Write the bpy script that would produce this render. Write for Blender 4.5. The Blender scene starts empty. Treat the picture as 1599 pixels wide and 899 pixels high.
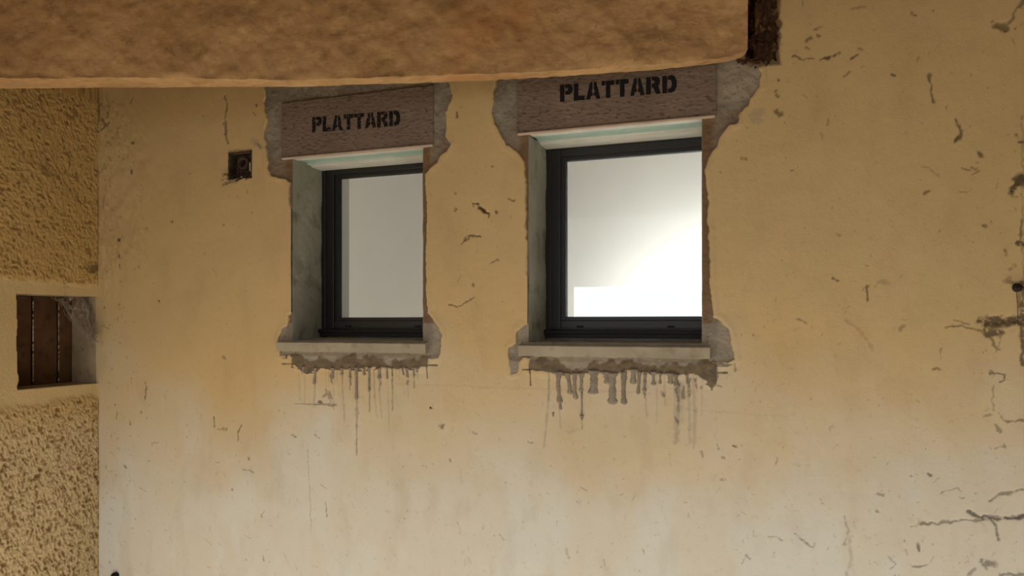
import bpy, bmesh, math, random
import numpy as np
from mathutils import Vector
C = bpy.context.scene.collection
scene = bpy.context.scene
random.seed(7)
# ------------------------------------------------------------ camera
F = 1200.0; CAMD = 2.5; CAMZ = 1.5; YAW = math.radians(20.56)
cd = bpy.data.cameras.new('camera'); cam = bpy.data.objects.new('camera', cd); C.objects.link(cam)
cam.location = (0, -CAMD, CAMZ); cam.rotation_euler = (math.radians(90), 0, YAW)
cd.sensor_width = 36; cd.lens = 36 * F / 1599; cd.shift_y = 55.5 / 1599; cd.clip_start = 0.02
scene.camera = cam
# ------------------------------------------------------------ light
w = bpy.data.worlds.new('sky'); scene.world = w; w.use_nodes = True
bg = w.node_tree.nodes['Background']; bg.inputs[0].default_value = (0.95, 0.97, 1.0, 1); bg.inputs[1].default_value = 0.95
sd = bpy.data.lights.new('sun', 'SUN'); sd.energy = 12.0; sd.angle = math.radians(1.0); sd.color = (1.0, 0.98, 0.95)
sun = bpy.data.objects.new('sun', sd); C.objects.link(sun)
SUN_EL = math.radians(42)
sun.rotation_euler = Vector((-0.25, math.cos(SUN_EL), -math.sin(SUN_EL))).to_track_quat('-Z', 'Y').to_euler()
ad = bpy.data.lights.new('room_lamp', 'AREA'); ad.shape = 'RECTANGLE'; ad.size = 0.6; ad.size_y = 0.5; ad.energy = 27; ad.color = (0.96, 0.98, 1.0)
rl = bpy.data.objects.new('room_lamp', ad); C.objects.link(rl)
scene.view_settings.view_transform = 'Standard'; scene.view_settings.look = 'None'
scene.view_settings.gamma = 1; scene.view_settings.use_curve_mapping = False
scene.view_settings.exposure = 0.33

# ------------------------------------------------------------ helpers
SA, CA = math.sin(YAW), math.cos(YAW)
def ray(px, py):
    t = (px - 800) / F; s = (505 - py) / F
    return (-SA + t * CA, CA + t * SA, s)
def W(px, py, y=0.0):          # traced photo point -> (x, z) on the back wall
    dx, dy, s = ray(px, py); k = (CAMD + y) / dy
    return (dx * k, CAMZ + s * k)
XL = -2.86
def LW(px, py, X=XL):          # traced photo point -> (y, z) on the left wall
    dx, dy, s = ray(px, py); k = X / dx
    return (dy * k - CAMD, CAMZ + s * k)
_R = np.random.RandomState(3).rand(256, 256)
def vn(x, y, sc, seed=0):
    x = np.asarray(x) / sc + seed * 17.3; y = np.asarray(y) / sc + seed * 9.1
    xi = np.floor(x).astype(int); yi = np.floor(y).astype(int)
    fx = x - xi; fy = y - yi; fx = fx * fx * (3 - 2 * fx); fy = fy * fy * (3 - 2 * fy)
    a = _R[xi % 256, yi % 256]; b = _R[(xi + 1) % 256, yi % 256]; c = _R[xi % 256, (yi + 1) % 256]; d = _R[(xi + 1) % 256, (yi + 1) % 256]
    return (a * (1 - fx) + b * fx) * (1 - fy) + (c * (1 - fx) + d * fx) * fy
def fbm(x, y, sc, seed=0, n=4):
    s = 0; a = 1; t = 0
    for i in range(n): s = s + a * vn(x, y, sc / 2 ** i, seed + i); t += a; a *= .5
    return s / t
def sstep(a, b, x):
    t = np.clip((x - a) / (b - a), 0, 1); return t * t * (3 - 2 * t)
def polydist(x, z, poly):      # signed distance, negative inside
    p = np.array(poly); n = len(p); d = np.full(x.shape, 1e9); ins = np.zeros(x.shape, bool)
    for i in range(n):
        a = p[i]; b = p[(i + 1) % n]; e = b - a
        h = np.clip(((x - a[0]) * e[0] + (z - a[1]) * e[1]) / (e @ e + 1e-12), 0, 1)
        d = np.minimum(d, np.hypot(x - a[0] - h * e[0], z - a[1] - h * e[1]))
        if a[1] != b[1]:
            c = ((a[1] > z) != (b[1] > z)) & (x < (b[0] - a[0]) * (z - a[1]) / (b[1] - a[1]) + a[0])
            ins ^= c
    return np.where(ins, -d, d)
def link(name, me, mat=None, parent=None):
    o = bpy.data.objects.new(name, me); C.objects.link(o)
    if mat: me.materials.append(mat)
    if parent: o.parent = parent
    return o
def tag(o, label=None, cat=None, group=None, kind=None):
    if cat and not kind: kind = 'thing'
    if label: o['label'] = label
    if cat: o['category'] = cat
    if group: o['group'] = group
    if kind: o['kind'] = kind
    return o
def empty(name, loc=(0, 0, 0)):
    o = bpy.data.objects.new(name, None); C.objects.link(o); o.location = loc; o.empty_display_size = .05
    return o
def adopt(o, parent):          # keep world coordinates of geometry built in place
    o.parent = parent; o.location = -Vector(parent.location); return o
def gridmesh(name, P, keep, col=None, smooth=True):
    """P: (nu,nv,3) points, keep: (nu-1,nv-1) faces kept, col: (nu,nv,3)"""
    nu, nv, _ = P.shape
    idx = np.arange(nu * nv).reshape(nu, nv)
    q = np.stack([idx[:-1, :-1], idx[1:, :-1], idx[1:, 1:], idx[:-1, 1:]], -1)[keep]
    used = np.zeros(nu * nv, bool); used[q.ravel()] = True
    rm = np.cumsum(used) - 1; q = rm[q]
    co = P.reshape(-1, 3)[used].astype(np.float32)
    me = bpy.data.meshes.new(name); me.vertices.add(len(co)); me.vertices.foreach_set('co', co.ravel())
    me.loops.add(q.size); me.loops.foreach_set('vertex_index', q.ravel().astype(np.int32))
    me.polygons.add(len(q)); me.polygons.foreach_set('loop_start', (np.arange(len(q)) * 4).astype(np.int32))
    me.update(calc_edges=True)
    if smooth: me.polygons.foreach_set('use_smooth', np.ones(len(q), bool))
    if col is not None:
        ca = me.color_attributes.new('wear_and_light', 'FLOAT_COLOR', 'POINT')
        c = np.ones((len(co), 4), np.float32); c[:, :3] = col.reshape(-1, 3)[used]
        ca.data.foreach_set('color', c.ravel())
    return me
def close_back(me, y):          # give a front sheet its sides and a flat back at depth y
    bm = bmesh.new(); bm.from_mesh(me)
    ed = [e for e in bm.edges if e.is_boundary]
    r = bmesh.ops.extrude_edge_only(bm, edges=ed)
    for g in r['geom']:
        if isinstance(g, bmesh.types.BMVert): g.co.y = y
    ne = [g for g in r['geom'] if isinstance(g, bmesh.types.BMEdge) and g.is_boundary]
    for f in bm.faces:
        if any(v.co.y == y for v in f.verts): f.smooth = False
    bmesh.ops.contextual_create(bm, geom=ne)
    bm.to_mesh(me); bm.free()
def boxbm(bm, a, b):
    vs = [bm.verts.new((x, y, z)) for x in (a[0], b[0]) for y in (a[1], b[1]) for z in (a[2], b[2])]
    for f in ((0, 1, 3, 2), (4, 6, 7, 5), (0, 4, 5, 1), (2, 3, 7, 6), (0, 2, 6, 4), (1, 5, 7, 3)): bm.faces.new([vs[i] for i in f])
def box(name, a, b, mat, parent=None, bevel=0.0, boxes=None):
    bm = bmesh.new()
    for (p, q) in (boxes or [(a, b)]): boxbm(bm, p, q)
    bmesh.ops.recalc_face_normals(bm, faces=bm.faces)
    me = bpy.data.meshes.new(name); bm.to_mesh(me); bm.free()
    o = link(name, me, mat)
    if parent: adopt(o, parent)
    if bevel:
        m = o.modifiers.new('b', 'BEVEL'); m.width = bevel; m.segments = 2; m.limit_method = 'ANGLE'
    return o
def tube(bm, pts, r, n=6):
    rings = []
    for i, p in enumerate(pts):
        p = Vector(p); d = (Vector(pts[min(i + 1, len(pts) - 1)]) - Vector(pts[max(i - 1, 0)])).normalized()
        u = d.orthogonal().normalized(); v = d.cross(u); rr = r[i] if hasattr(r, '__len__') else r
        rings.append([bm.verts.new(p + (u * math.cos(2 * math.pi * k / n) + v * math.sin(2 * math.pi * k / n)) * rr) for k in range(n)])
    for a, b in zip(rings, rings[1:]):
        for k in range(n): bm.faces.new((a[k], a[(k + 1) % n], b[(k + 1) % n], b[k]))
    bm.faces.new(rings[0][::-1]); bm.faces.new(rings[-1])
def frombm(name, bm, mat, parent=None, smooth=False):
    bmesh.ops.recalc_face_normals(bm, faces=bm.faces)
    me = bpy.data.meshes.new(name); bm.to_mesh(me); bm.free()
    if smooth:
        for p in me.polygons: p.use_smooth = True
    o = link(name, me, mat)
    if parent: adopt(o, parent)
    return o

# ------------------------------------------------------------ materials
def srgb(r, g, b): return tuple(((c / 255) / 12.92 if c / 255 <= .04045 else ((c / 255 + .055) / 1.055) ** 2.4) for c in (r, g, b)) + (1,)
class M:
    def __init__(s, name, rough=.9):
        s.m = bpy.data.materials.new(name); s.m.use_nodes = True; s.t = s.m.node_tree; s.b = s.t.nodes['Principled BSDF']
        s.b.inputs['Roughness'].default_value = rough; s.b.inputs['Specular IOR Level'].default_value = .25
        s.tc = s.t.nodes.new('ShaderNodeTexCoord').outputs['Object']
    def n(s, typ, **k):
        o = s.t.nodes.new('ShaderNode' + typ)
        for a, v in k.items(): setattr(o, a, v)
        return o
    def map(s, scale, rot=(0, 0, 0)):
        m = s.n('Mapping'); m.inputs['Scale'].default_value = scale; m.inputs['Rotation'].default_value = rot
        s.t.links.new(s.tc, m.inputs[0]); return m.outputs[0]
    def noise(s, scale, detail=4, vec=None, rough=.55, dist=0):
        o = s.n('TexNoise'); o.inputs['Scale'].default_value = scale; o.inputs['Detail'].default_value = detail
        o.inputs['Roughness'].default_value = rough; o.inputs['Distortion'].default_value = dist
        s.t.links.new(vec or s.tc, o.inputs['Vector']); return o.outputs['Fac']
    def ramp(s, fac, a, b):
        o = s.n('MapRange'); o.inputs[1].default_value = a; o.inputs[2].default_value = b; s.t.links.new(fac, o.inputs[0]); return o.outputs[0]
    def math(s, op, a, b):
        o = s.n('Math', operation=op)
        for i, v in enumerate((a, b)):
            if isinstance(v, (int, float)): o.inputs[i].default_value = v
            else: s.t.links.new(v, o.inputs[i])
        return o.outputs[0]
    def mix(s, fac, a, b, blend='MIX'):
        o = s.n('Mix', data_type='RGBA', blend_type=blend)
        for i, v in ((0, fac), (6, a), (7, b)):
            if isinstance(v, (int, float, tuple)): o.inputs[i].default_value = v
            else: s.t.links.new(v, o.inputs[i])
        return o.outputs[2]
    def col(s, c):
        if isinstance(c, tuple): s.b.inputs['Base Color'].default_value = c
        else: s.t.links.new(c, s.b.inputs['Base Color'])
    def bump(s, h, strength=.3, dist=.002):
        o = s.n('Bump'); o.inputs['Strength'].default_value = strength; o.inputs['Distance'].default_value = dist
        s.t.links.new(h, o.inputs['Height']); s.t.links.new(o.outputs[0], s.b.inputs['Normal'])
    def attr(s):
        a = s.n('VertexColor'); a.layer_name = 'wear_and_light'; sp = s.n('SeparateColor'); s.t.links.new(a.outputs[0], sp.inputs[0])
        return sp.outputs
    def mottled(s, c1, c2, scale=6, c3=None, bump=.3, bd=.002, bs=60, vec=None):
        c = s.mix(s.ramp(s.noise(scale, 5, vec), .35, .65), c1, c2)
        if c3: c = s.mix(s.ramp(s.noise(scale * 3.1, 6, vec), .55, .75), c, c3)
        s.col(c); s.bump(s.noise(bs, 5, vec), bump, bd); return s
YEL = srgb(204, 176, 127); YEL2 = srgb(194, 167, 118); PALE = srgb(206, 203, 190)
def wall_mat():
    m = M('painted_plaster', .8); R, G, B = m.attr()[:3]
    c = m.mix(m.ramp(m.noise(1.3, 5), .35, .65), YEL, YEL2)
    c = m.mix(B, c, PALE)
    c = m.mix(m.math('MULTIPLY', m.ramp(m.noise(9, 8, m.map((1, 1, .45))), .52, .72), .22), c, srgb(160, 128, 88))
    c = m.mix(m.math('MULTIPLY', m.ramp(m.noise(34, 6), .6, .72), .16), c, srgb(120, 96, 66))
    sp = m.ramp(m.noise(90, 3, m.map((1, 1, .7))), .67, .75)      # fine specks
    sp2 = m.math('MULTIPLY', sp, m.ramp(m.noise(5, 3), .42, .62))
    c = m.mix(m.math('MULTIPLY', sp2, .75), c, srgb(92, 72, 50))
    c = m.mix(m.math('MULTIPLY', G, .9), c, m.mix(m.noise(40, 4), srgb(140, 128, 110), srgb(176, 162, 138)))
    c = m.mix(R, c, srgb(52, 38, 28))
    m.col(c)
    h = m.math('ADD', m.noise(16, 6, m.map((1, 1, .6))), m.math('MULTIPLY', m.noise(170, 4), .25))
    m.bump(h, .35, .006); return m.m
def rough_mat():
    m = M('roughcast_render', .85); R, G, B = m.attr()[:3]
    c = m.mix(m.ramp(m.noise(2.5, 5), .3, .7), srgb(190, 158, 98), srgb(176, 144, 88))
    c = m.mix(B, c, srgb(196, 174, 132))
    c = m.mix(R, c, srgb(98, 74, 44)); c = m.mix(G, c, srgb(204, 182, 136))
    m.col(c); m.bump(m.noise(140, 5), .45, .004); return m.m
def mortar_mat():
    m = M('grey_mortar', .92); R, G, B = m.attr()[:3]
    c = m.mix(m.ramp(m.noise(14, 6), .35, .65), srgb(148, 138, 122), srgb(126, 116, 102))
    c = m.mix(R, c, m.mix(m.noise(18, 5), srgb(128, 98, 68), srgb(104, 82, 60)))
    c = m.mix(G, c, m.mix(m.ramp(m.noise(25, 6), .4, .65), srgb(122, 106, 84), srgb(100, 88, 72)))
    c = m.mix(B, c, srgb(170, 158, 136))
    c = m.mix(m.math('MULTIPLY', m.ramp(m.noise(60, 5), .62, .74), .6), c, srgb(70, 58, 46))
    m.col(c); m.bump(m.noise(120, 6), .6, .004); return m.m
MW = wall_mat(); MR = rough_mat(); MM = mortar_mat()
def lintel_mat():
    m = M('lintel_concrete', .95)
    v = m.map((.45, 1, 1), (0, math.radians(12), 0))
    c = m.mix(m.ramp(m.noise(7, 4), .3, .7), srgb(132, 114, 98), srgb(118, 102, 90))
    c = m.mix(m.math('MULTIPLY', m.ramp(m.noise(110, 5, v), .56, .66), .65), c, srgb(66, 54, 46))
    c = m.mix(m.math('MULTIPLY', m.ramp(m.noise(160, 5, v), .60, .7), .45), c, srgb(150, 136, 120))
    m.col(c); m.bump(m.noise(110, 6, v), .8, .004); return m.m
MLIN = lintel_mat()
MSILL = M('sill_concrete', .8).mottled(srgb(170, 160, 138), srgb(152, 142, 120), 7, srgb(138, 124, 100), .25, .002, 80).m
def jamb_mat():
    m = M('jamb_render', .9)
    c = m.mix(m.ramp(m.noise(6, 5), .35, .65), srgb(160, 159, 142), srgb(142, 141, 124))
    c = m.mix(m.math('MULTIPLY', m.ramp(m.noise(11, 7, dist=.6), .54, .70), .6), c, srgb(96, 88, 66))
    m.col(c); m.bump(m.noise(70, 5), .3, .003); return m.m
MJAMB = jamb_mat()
MALU = M('anthracite_aluminium', .38); MALU.col(srgb(30, 28, 26)); MALU.b.inputs['Specular IOR Level'].default_value = .5; MALU.bump(MALU.noise(500, 2), .08, .0005); MALU = MALU.m
MGASK = M('black_rubber', .6); MGASK.col(srgb(18, 18, 19)); MGASK = MGASK.m
MFOAM = M('green_foam_board', .8).mottled(srgb(160, 184, 170), srgb(174, 192, 178), 20, None, .2, .001, 150).m
MWHITE = M('white_trim', .6).mottled(srgb(214, 212, 200), srgb(200, 196, 182), 9, None, .1, .001, 80).m
MPINK = M('pale_drip_edge', .7).mottled(srgb(206, 184, 164), srgb(186, 164, 144), 12, None, .1, .001, 80).m
MINT = M('white_room_paint', .9).mottled(srgb(234, 230, 222), srgb(230, 226, 218), 3, None, .05, .001, 60).m
def glass_mat():
    m = M('window_glass'); t = m.t; out = t.nodes['Material Output']
    tr = m.n('BsdfTransparent'); tr.inputs[0].default_value = (.94, .96, .95, 1)
    gl = m.n('BsdfGlossy'); gl.inputs['Roughness'].default_value = .02
    fr = m.n('Fresnel'); fr.inputs[0].default_value = 1.45; mx = m.n('MixShader')
    t.links.new(m.math('MULTIPLY', fr.outputs[0], .5), mx.inputs[0]); t.links.new(tr.outputs[0], mx.inputs[1]); t.links.new(gl.outputs[0], mx.inputs[2])
    t.links.new(mx.outputs[0], out.inputs[0]); return m.m
MGLASS = glass_mat()
def paint_mat(worn):
    m = M('stencil_paint_worn' if worn else 'stencil_paint', .85); m.col(srgb(24, 20, 20))
    m.t.links.new(m.ramp(m.noise(120, 6), .59 if worn else .72, .50 if worn else .62), m.b.inputs['Alpha']); return m.m
MPAINT = paint_mat(False); MPAINTW = paint_mat(True)
def beam_mat():
    m = M('weathered_timber', .88)
    c = m.mix(m.ramp(m.noise(9, 8, m.map((.6, 1, 1)), .7), .35, .65), srgb(200, 160, 112), srgb(168, 132, 88))
    c = m.mix(m.math('MULTIPLY', m.ramp(m.noise(55, 8, m.map((.6, 1, 1)), .7), .5, .7), .5), c, srgb(212, 178, 132))
    c = m.mix(m.math('MULTIPLY', m.ramp(m.noise(28, 8, m.map((.5, 1, 1), (0, .5, 0)), .7), .52, .7), .55), c, srgb(116, 84, 50))
    c = m.mix(m.math('MULTIPLY', m.ramp(m.noise(2.2, 3), .56, .7), .5), c, srgb(178, 118, 64))
    c = m.mix(m.math('MULTIPLY', m.ramp(m.noise(120, 4), .66, .74), .7), c, srgb(62, 40, 24))
    m.col(c); m.bump(m.noise(45, 7, m.map((.6, 1, 1))), .5, .006); return m.m
MBEAM = beam_mat()
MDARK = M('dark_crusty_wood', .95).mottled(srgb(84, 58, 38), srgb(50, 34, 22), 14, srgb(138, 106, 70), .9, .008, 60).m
MBRD = M('brown_board', .85).mottled(srgb(92, 66, 40), srgb(74, 50, 30), 6, srgb(50, 34, 22), .4, .003, 60, None).m
MNICHE = M('niche_render', .9).mottled(srgb(176, 156, 124), srgb(152, 132, 104), 9, srgb(120, 98, 70), .4, .004, 50).m
MWEB = M('dusty_web', 1.0); MWEB.col(MWEB.mix(MWEB.noise(60, 4), srgb(170, 152, 134), srgb(128, 112, 96))); MWEBS = MWEB.m
def websheet():
    m = M('dusty_web_sheet', 1.0); m.col(m.mix(m.noise(30, 5), srgb(176, 158, 140), srgb(134, 116, 98)))
    m.t.links.new(m.ramp(m.noise(48, 6, m.map((1, 1, .5)), dist=.8), .38, .62), m.b.inputs['Alpha']); return m.m
MWSH = websheet()
MBOX = M('dusty_box', .9).mottled(srgb(84, 70, 54), srgb(64, 54, 44), 30, srgb(112, 98, 78), .5, .003, 120).m
MIRON = M('rusty_iron', .7).mottled(srgb(50, 38, 30), srgb(34, 28, 24), 50, srgb(78, 50, 32), .4, .001, 200).m
MCONC = M('pale_concrete_floor', .9).mottled(srgb(206, 201, 192), srgb(192, 187, 178), 2, srgb(178, 172, 162), .2, .004, 30).m
MGROUND = M('low_bounce_ground', .95).mottled(srgb(98, 84, 64), srgb(78, 68, 52), 1.5, srgb(70, 74, 44), .5, .02, 12).m
MROOF = M('brown_roof_boards', .9).mottled(srgb(104, 74, 48), srgb(88, 62, 40), 4, srgb(70, 48, 32), .3, .004, 20).m
MSPLIN = M('pale_splinters', .8).mottled(srgb(196, 180, 150), srgb(170, 150, 118), 40, None, .2, .001, 90).m

# ------------------------------------------------------------ layout numbers (metres, back wall face is y = 0)
OPEN = [(-1.854, -1.286), (-.879, -.294)]       # clear openings
ZT, ZS = 2.150, 1.436                           # head and sill heights
LINT = [(-1.902, -1.242, 2.147, 2.362), (-.921, -.248, 2.158, 2.362)]
SILL = [(-1.911, -1.265, 1.430, 1.392), (-.909, -.266, 1.427, 1.388)]
BOXR = (*W(358, 280), *W(393, 236))             # recess left of first window x0,z0,x1,z1
PKX0, PKX1, PKZ = W(1166, 80)[0], W(1214, 80)[0], W(1190, 98)[1]
def pix(s): return [W(*map(float, p.split(','))) for p in s.split()]
POLY = [pix("412,110 414,143 412,166 417,187 413,205 415,222 419,263 424,274 442,279 453,284 452,310 455,327 458,365 459,400 458,430 458,485 450,491 448,507 440,514 435,530 437,556 452,555 457,557 457,569 469,572 479,579 493,577 500,569 519,573 545,572 560,575 590,572 625,575 650,572 668,573 670,559 685,559 690,540 690,523 684,507 674,494 668,488 666,449 665,400 667,330 665,290 664,272 670,264 683,253 685,243 696,238 703,226 696,212 698,194 697,174 703,161 707,148 701,128 700,110"),
        pix("776,110 774,127 771,144 768,176 771,191 781,210 790,226 809,238 818,251 821,279 821,338 823,380 824,430 826,488 826,507 816,508 807,517 805,536 794,543 794,559 799,583 808,582 812,565 820,557 827,559 826,577 857,580 889,586 920,582 953,583 986,577 1018,584 1050,583 1082,583 1099,591 1112,599 1116,588 1113,567 1134,567 1149,561 1144,540 1139,514 1124,499 1115,493 1112,462 1110,430 1106,338 1109,315 1104,291 1103,263 1107,248 1112,238 1118,229 1128,210 1137,198 1153,191 1157,176 1171,160 1178,147 1187,135 1189,116 1184,104 1171,94 1155,85 1140,70")]

# ------------------------------------------------------------ back wall
xs = np.concatenate([np.arange(-2.875, .72, .0024), np.linspace(.74, 2.5, 30)])
zs = np.concatenate([np.linspace(0, .36, 8), np.arange(.375, 2.46, .0024), np.linspace(2.47, 2.75, 8)])
X, Z = np.meshgrid(xs, zs, indexing='ij')
Y = (fbm(X, Z, .5, 1, 3) - .5) * .012 + (fbm(X, Z, .06, 5, 3) - .5) * .0022
dirt_dark = np.zeros(X.shape); grey = np.zeros(X.shape); pale = np.zeros(X.shape)
near = sstep(-2.50, -2.80, X + (fbm(X, Z, .15, 8) - .5) * .25) * sstep(1.55, 1.75, Z)   # render spilling over from the corner
Y -= near * (fbm(X + Z * .4, Z * .7, .022, 11, 3) - .35) * .009
jx = (fbm(X, Z, .012, 20, 3) - .5); jz = (fbm(X, Z, .012, 31, 3) - .5)
def stroke(s, wpx=2.0, a=.7, ch=0, groove=0.0, jit=1.0, soft=.6):
    global Y
    pts = pix(s); hw = wpx * .0021 / 2; pad = hw * 2 + .012
    if len(pts) == 1: pts = pts * 2
    px_ = [p[0] for p in pts]; pz_ = [p[1] for p in pts]
    i0, i1 = np.searchsorted(xs, [min(px_) - pad, max(px_) + pad]); k0, k1 = np.searchsorted(zs, [min(pz_) - pad, max(pz_) + pad])
    sl = (slice(i0, i1 + 1), slice(k0, k1 + 1)); x = X[sl] + jx[sl] * .012 * jit; z = Z[sl] + jz[sl] * .012 * jit
    d = np.full(x.shape, 9.0)
    for p, q in zip(pts, pts[1:]):
        ex, ez = q[0] - p[0], q[1] - p[1]; h = np.clip(((x - p[0]) * ex + (z - p[1]) * ez) / (ex * ex + ez * ez + 1e-9), 0, 1)
        d = np.minimum(d, np.hypot(x - p[0] - h * ex, z - p[1] - h * ez))
    hw2 = hw * (.25 + 1.35 * vn(X[sl], Z[sl], .013, 44)) + .0002
    m = (1 - sstep(hw2 * (1 - soft), hw2 * (1 + soft) + .0010, d)) * a
    if ch == 0 and jit > .3: m = m * (.25 + .75 * sstep(.15, .42, fbm(X[sl], Z[sl], .009, 47, 2)))
    t = (dirt_dark, grey, pale)[ch]; t[sl] = np.maximum(t[sl], m)
    if groove: Y[sl] += m / max(a, .01) * groove
# limewashed lower paint; its wide ragged fade also paints in neutral low light
pale_fade = Z - (1.15 + .05 * np.sin(X * 2.1 + 1.0) - .20 * sstep(-1.6, -2.4, X) + (fbm(X, Z, .35, 60, 4) - .5) * .55)
pale[:] = sstep(.42, -.36, pale_fade) * .95 * (.8 + .2 * sstep(.35, .6, fbm(X, Z * .4, .12, 62, 3)))
# cracks, scars and scuffs traced from the photo
S = stroke
S("1530,500 1550,497 1575,500 1599,495", 9, .8, groove=.004); S("1538,506 1545,520 1560,518", 9, .75, groove=.004)
S("1532,497 1550,508 1572,504 1599,506", 8, .8); S("1540,520 1560,545", 3, .6); S("1478,510 1500,508 1530,516", 2.4, .6); S("1490,498 1515,506", 1.5, .5)
S("1566,515 1562,535 1556,548", 2, .5); S("1545,582 1568,585 1569,592 1562,597", 2.2, .75); S("1548,580 1552,585", 4, .7)
S("1597,440 1597,570", 5, .75); S("1578,440 1599,446", 9, .5); S("1592,455 1593,500", 1.5, .5)
S("1599,275 1588,288 1583,300", 10, .85, groove=.004); S("1597,345 1593,368 1594,376", 2, .7); S("1586,379 1598,381", 5, .85)
S("1597,180 1598,440", 1.2, .35); S("1593,222 1599,221", 3, .7); S("1587,210 1588,212", 5, .6)
S("1599,0 1590,12 1580,33 1567,42 1550,33", 3, .55); S("1558,38 1572,42", 8, .6, groove=.003); S("1599,2 1592,10", 5, .6)
S("1360,800", 1, .2)
S("1425,820 1440,815 1470,816 1500,811 1525,812 1545,804 1575,806 1599,804", 2.2, .55, groove=.002); S("1512,797 1530,806 1560,808 1599,806", 3.5, .75, groove=.003)
S("1545,808 1556,823 1560,843", 3.4, .65, groove=.002); S("1480,812 1450,818 1428,818", 2, .5); S("1545,782 1560,772 1599,764", 2.4, .55, groove=.002)
S("1470,768 1485,764 1495,762 1502,768", 1.6, .5); S("1536,880 1548,880", 9, .6); S("1532,872 1540,888", 3, .6); S("1560,896 1599,897", 3, .6)
S("1425,884 1448,880", 1.8, .6); S("1433,848 1434,860", 3, .7); S("1512,897 1522,886", 3, .45); S("1450,740 1455,742", 3, .7)
S("1372,770 1378,772", 3, .5); S("1370,797 1372,799", 3, .5); S("1318,804 1326,830 1318,850", 1.6, .4); S("1325,830 1330,870 1322,899", 3, .22)
S("1241,832 1256,846 1270,854", 2, .55); S("1200,836 1222,842", 1.6, .5); S("1388,870 1400,880 1388,888", 1.5, .4)
S("1246,498 1262,504", 1.8, .6); S("1355,445 1355,470", 1.4, .7); S("1301,435 1308,438", 3, .75); S("1352,414 1358,415", 2.5, .6)
S("1372,440 1390,441", 5, .25); S("1322,500 1345,515 1362,545", 4, .22); S("1405,515 1412,508", 3, .4); S("1460,576 1466,577", 3.5, .6); S("1468,560 1471,545", 1.6, .4)
S("1565,652 1572,658 1599,656", 2.5, .6); S("1555,664 1562,676", 2, .5); S("1555,700 1568,696", 3, .5); S("1552,600 1551,640", 1.4, .4); S("1535,650 1548,648", 1.6, .4)
S("1452,119 1459,160", 2.5, .7); S("1452,118 1453,125", 5, .6); S("1392,116 1398,118", 3, .8); S("1494,186 1503,210 1492,221", 3, .7); S("1492,220 1497,213", 3.5, .8)
S("1530,238 1533,242", 5, .75); S("1503,260 1515,266", 2, .55); S("1520,262 1528,262", 2.5, .55); S("1521,271 1530,266", 2.5, .5); S("1436,256 1450,262 1466,275", 1.4, .3)
S("1498,300 1510,300", 2.2, .6); S("1443,302 1449,297", 3.5, .6); S("1535,352 1542,353", 3, .6); S("1570,390 1573,397", 3.5, .65); S("1578,420 1584,414", 3, .45)
S("1241,86 1252,92 1270,93", 2.6, .65); S("1282,92 1298,89 1312,83", 3, .8); S("1330,92 1338,86", 3.5, .75); S("1262,64 1266,58", 4, .6); S("1261,73 1263,75", 4, .6)
S("1278,54 1279,56", 3, .7); S("1272,46 1284,42", 3.5, .5); S("1330,15 1350,11", 3, .35); S("1343,75 1346,76", 3, .5); S("1318,120 1327,113", 3, .45); S("1248,2 1256,8", 3, .45)
S("1425,20 1431,23", 3, .6); S("1457,17", 2, .8); S("1217,126 1219,126", 5, .7); S("1213,148 1215,149", 4, .8); S("1211,142", 3, .6); S("1213,173 1219,180", 5, .65)
S("1225,192", 3, .6); S("1168,199", 3, .6); S("1159,246 1166,250", 4, .5); S("1236,267 1240,266", 2.5, .6); S("1126,270", 3, .4); S("1256,148 1262,158", 1.5, .3)
S("1295,185 1293,195", 2, .4); S("1172,178 1188,176", 12, .55, 1); S("1176,186 1186,188", 9, .6, 1)
S("740,316 745,317 757,330 763,334 764,338", 3, .8, groove=.004); S("750,323 756,330", 5, .85, groove=.004); S("774,331 776,333", 4, .8); S("738,317 739,322", 2.5, .6)
S("720,379 728,373 735,366 751,370", 2, .65, groove=.002); S("726,374 730,371", 4, .6); S("768,410 778,405", 2.5, .55); S("711,328 713,326", 5, .6); S("710,300 712,302", 3, .6)
S("793,310 803,314", 2.5, .6); S("800,335 798,340", 2, .4); S("820,353", 2, .6); S("703,475 715,478 728,471 742,463", 1.8, .55, groove=.002); S("739,443 739,448", 2.5, .6)
S("716,438 719,430", 2, .4); S("700,222 703,224", 4, .5); S("714,175 714,184", 3.5, .7); S("720,165 722,166", 3, .4); S("768,261", 3, .6); S("711,325", 4, .5); S("783,471 786,472", 2, .4)
S("672,635 673,636", 5, .95, groove=.004); S("863,646", 5.5, .95, groove=.004); S("686,664 694,663 690,668", 3.5, .6); S("740,675 744,676", 4, .5); S("702,717 703,720", 3, .7)
S("826,690 832,691", 2, .6); S("1145,695 1150,698", 3.5, .75); S("1129,714 1131,715", 2.5, .6); S("1128,748 1131,749", 3, .6); S("883,672 890,676 905,668", 3, .4, 1); S("1146,695", 3, .5)
S("1120,694 1124,700", 2, .5); S("1215,715 1213,724", 2, .5); S("1095,705 1097,712", 2, .5)
S("509,784 510,805", 1.8, .55); S("334,651 335,668", 2.2, .75); S("340,670 354,669", 6, .4, jit=1.6); S("371,688 371,675 378,664", 1.8, .65); S("226,596 228,606 226,625", 1.8, .7)
S("183,643 181,655", 1.5, .6); S("203,662 204,664", 3.5, .7); S("203,681", 4, .8); S("195,728 197,730", 3.5, .6); S("387,716 388,718", 4.5, .6); S("380,733 395,736", 4, .35); S("363,763 364,764", 3.5, .6)
S("411,868 412,876", 1.6, .7); S("408,806 412,798", 2, .5); S("292,683", 3, .45); S("349,558 352,560", 5, .45); S("456,680 461,682", 2.5, .5); S("490,678 500,684", 2, .4); S("480,700 484,770 486,830", 1.2, .3)
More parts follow.
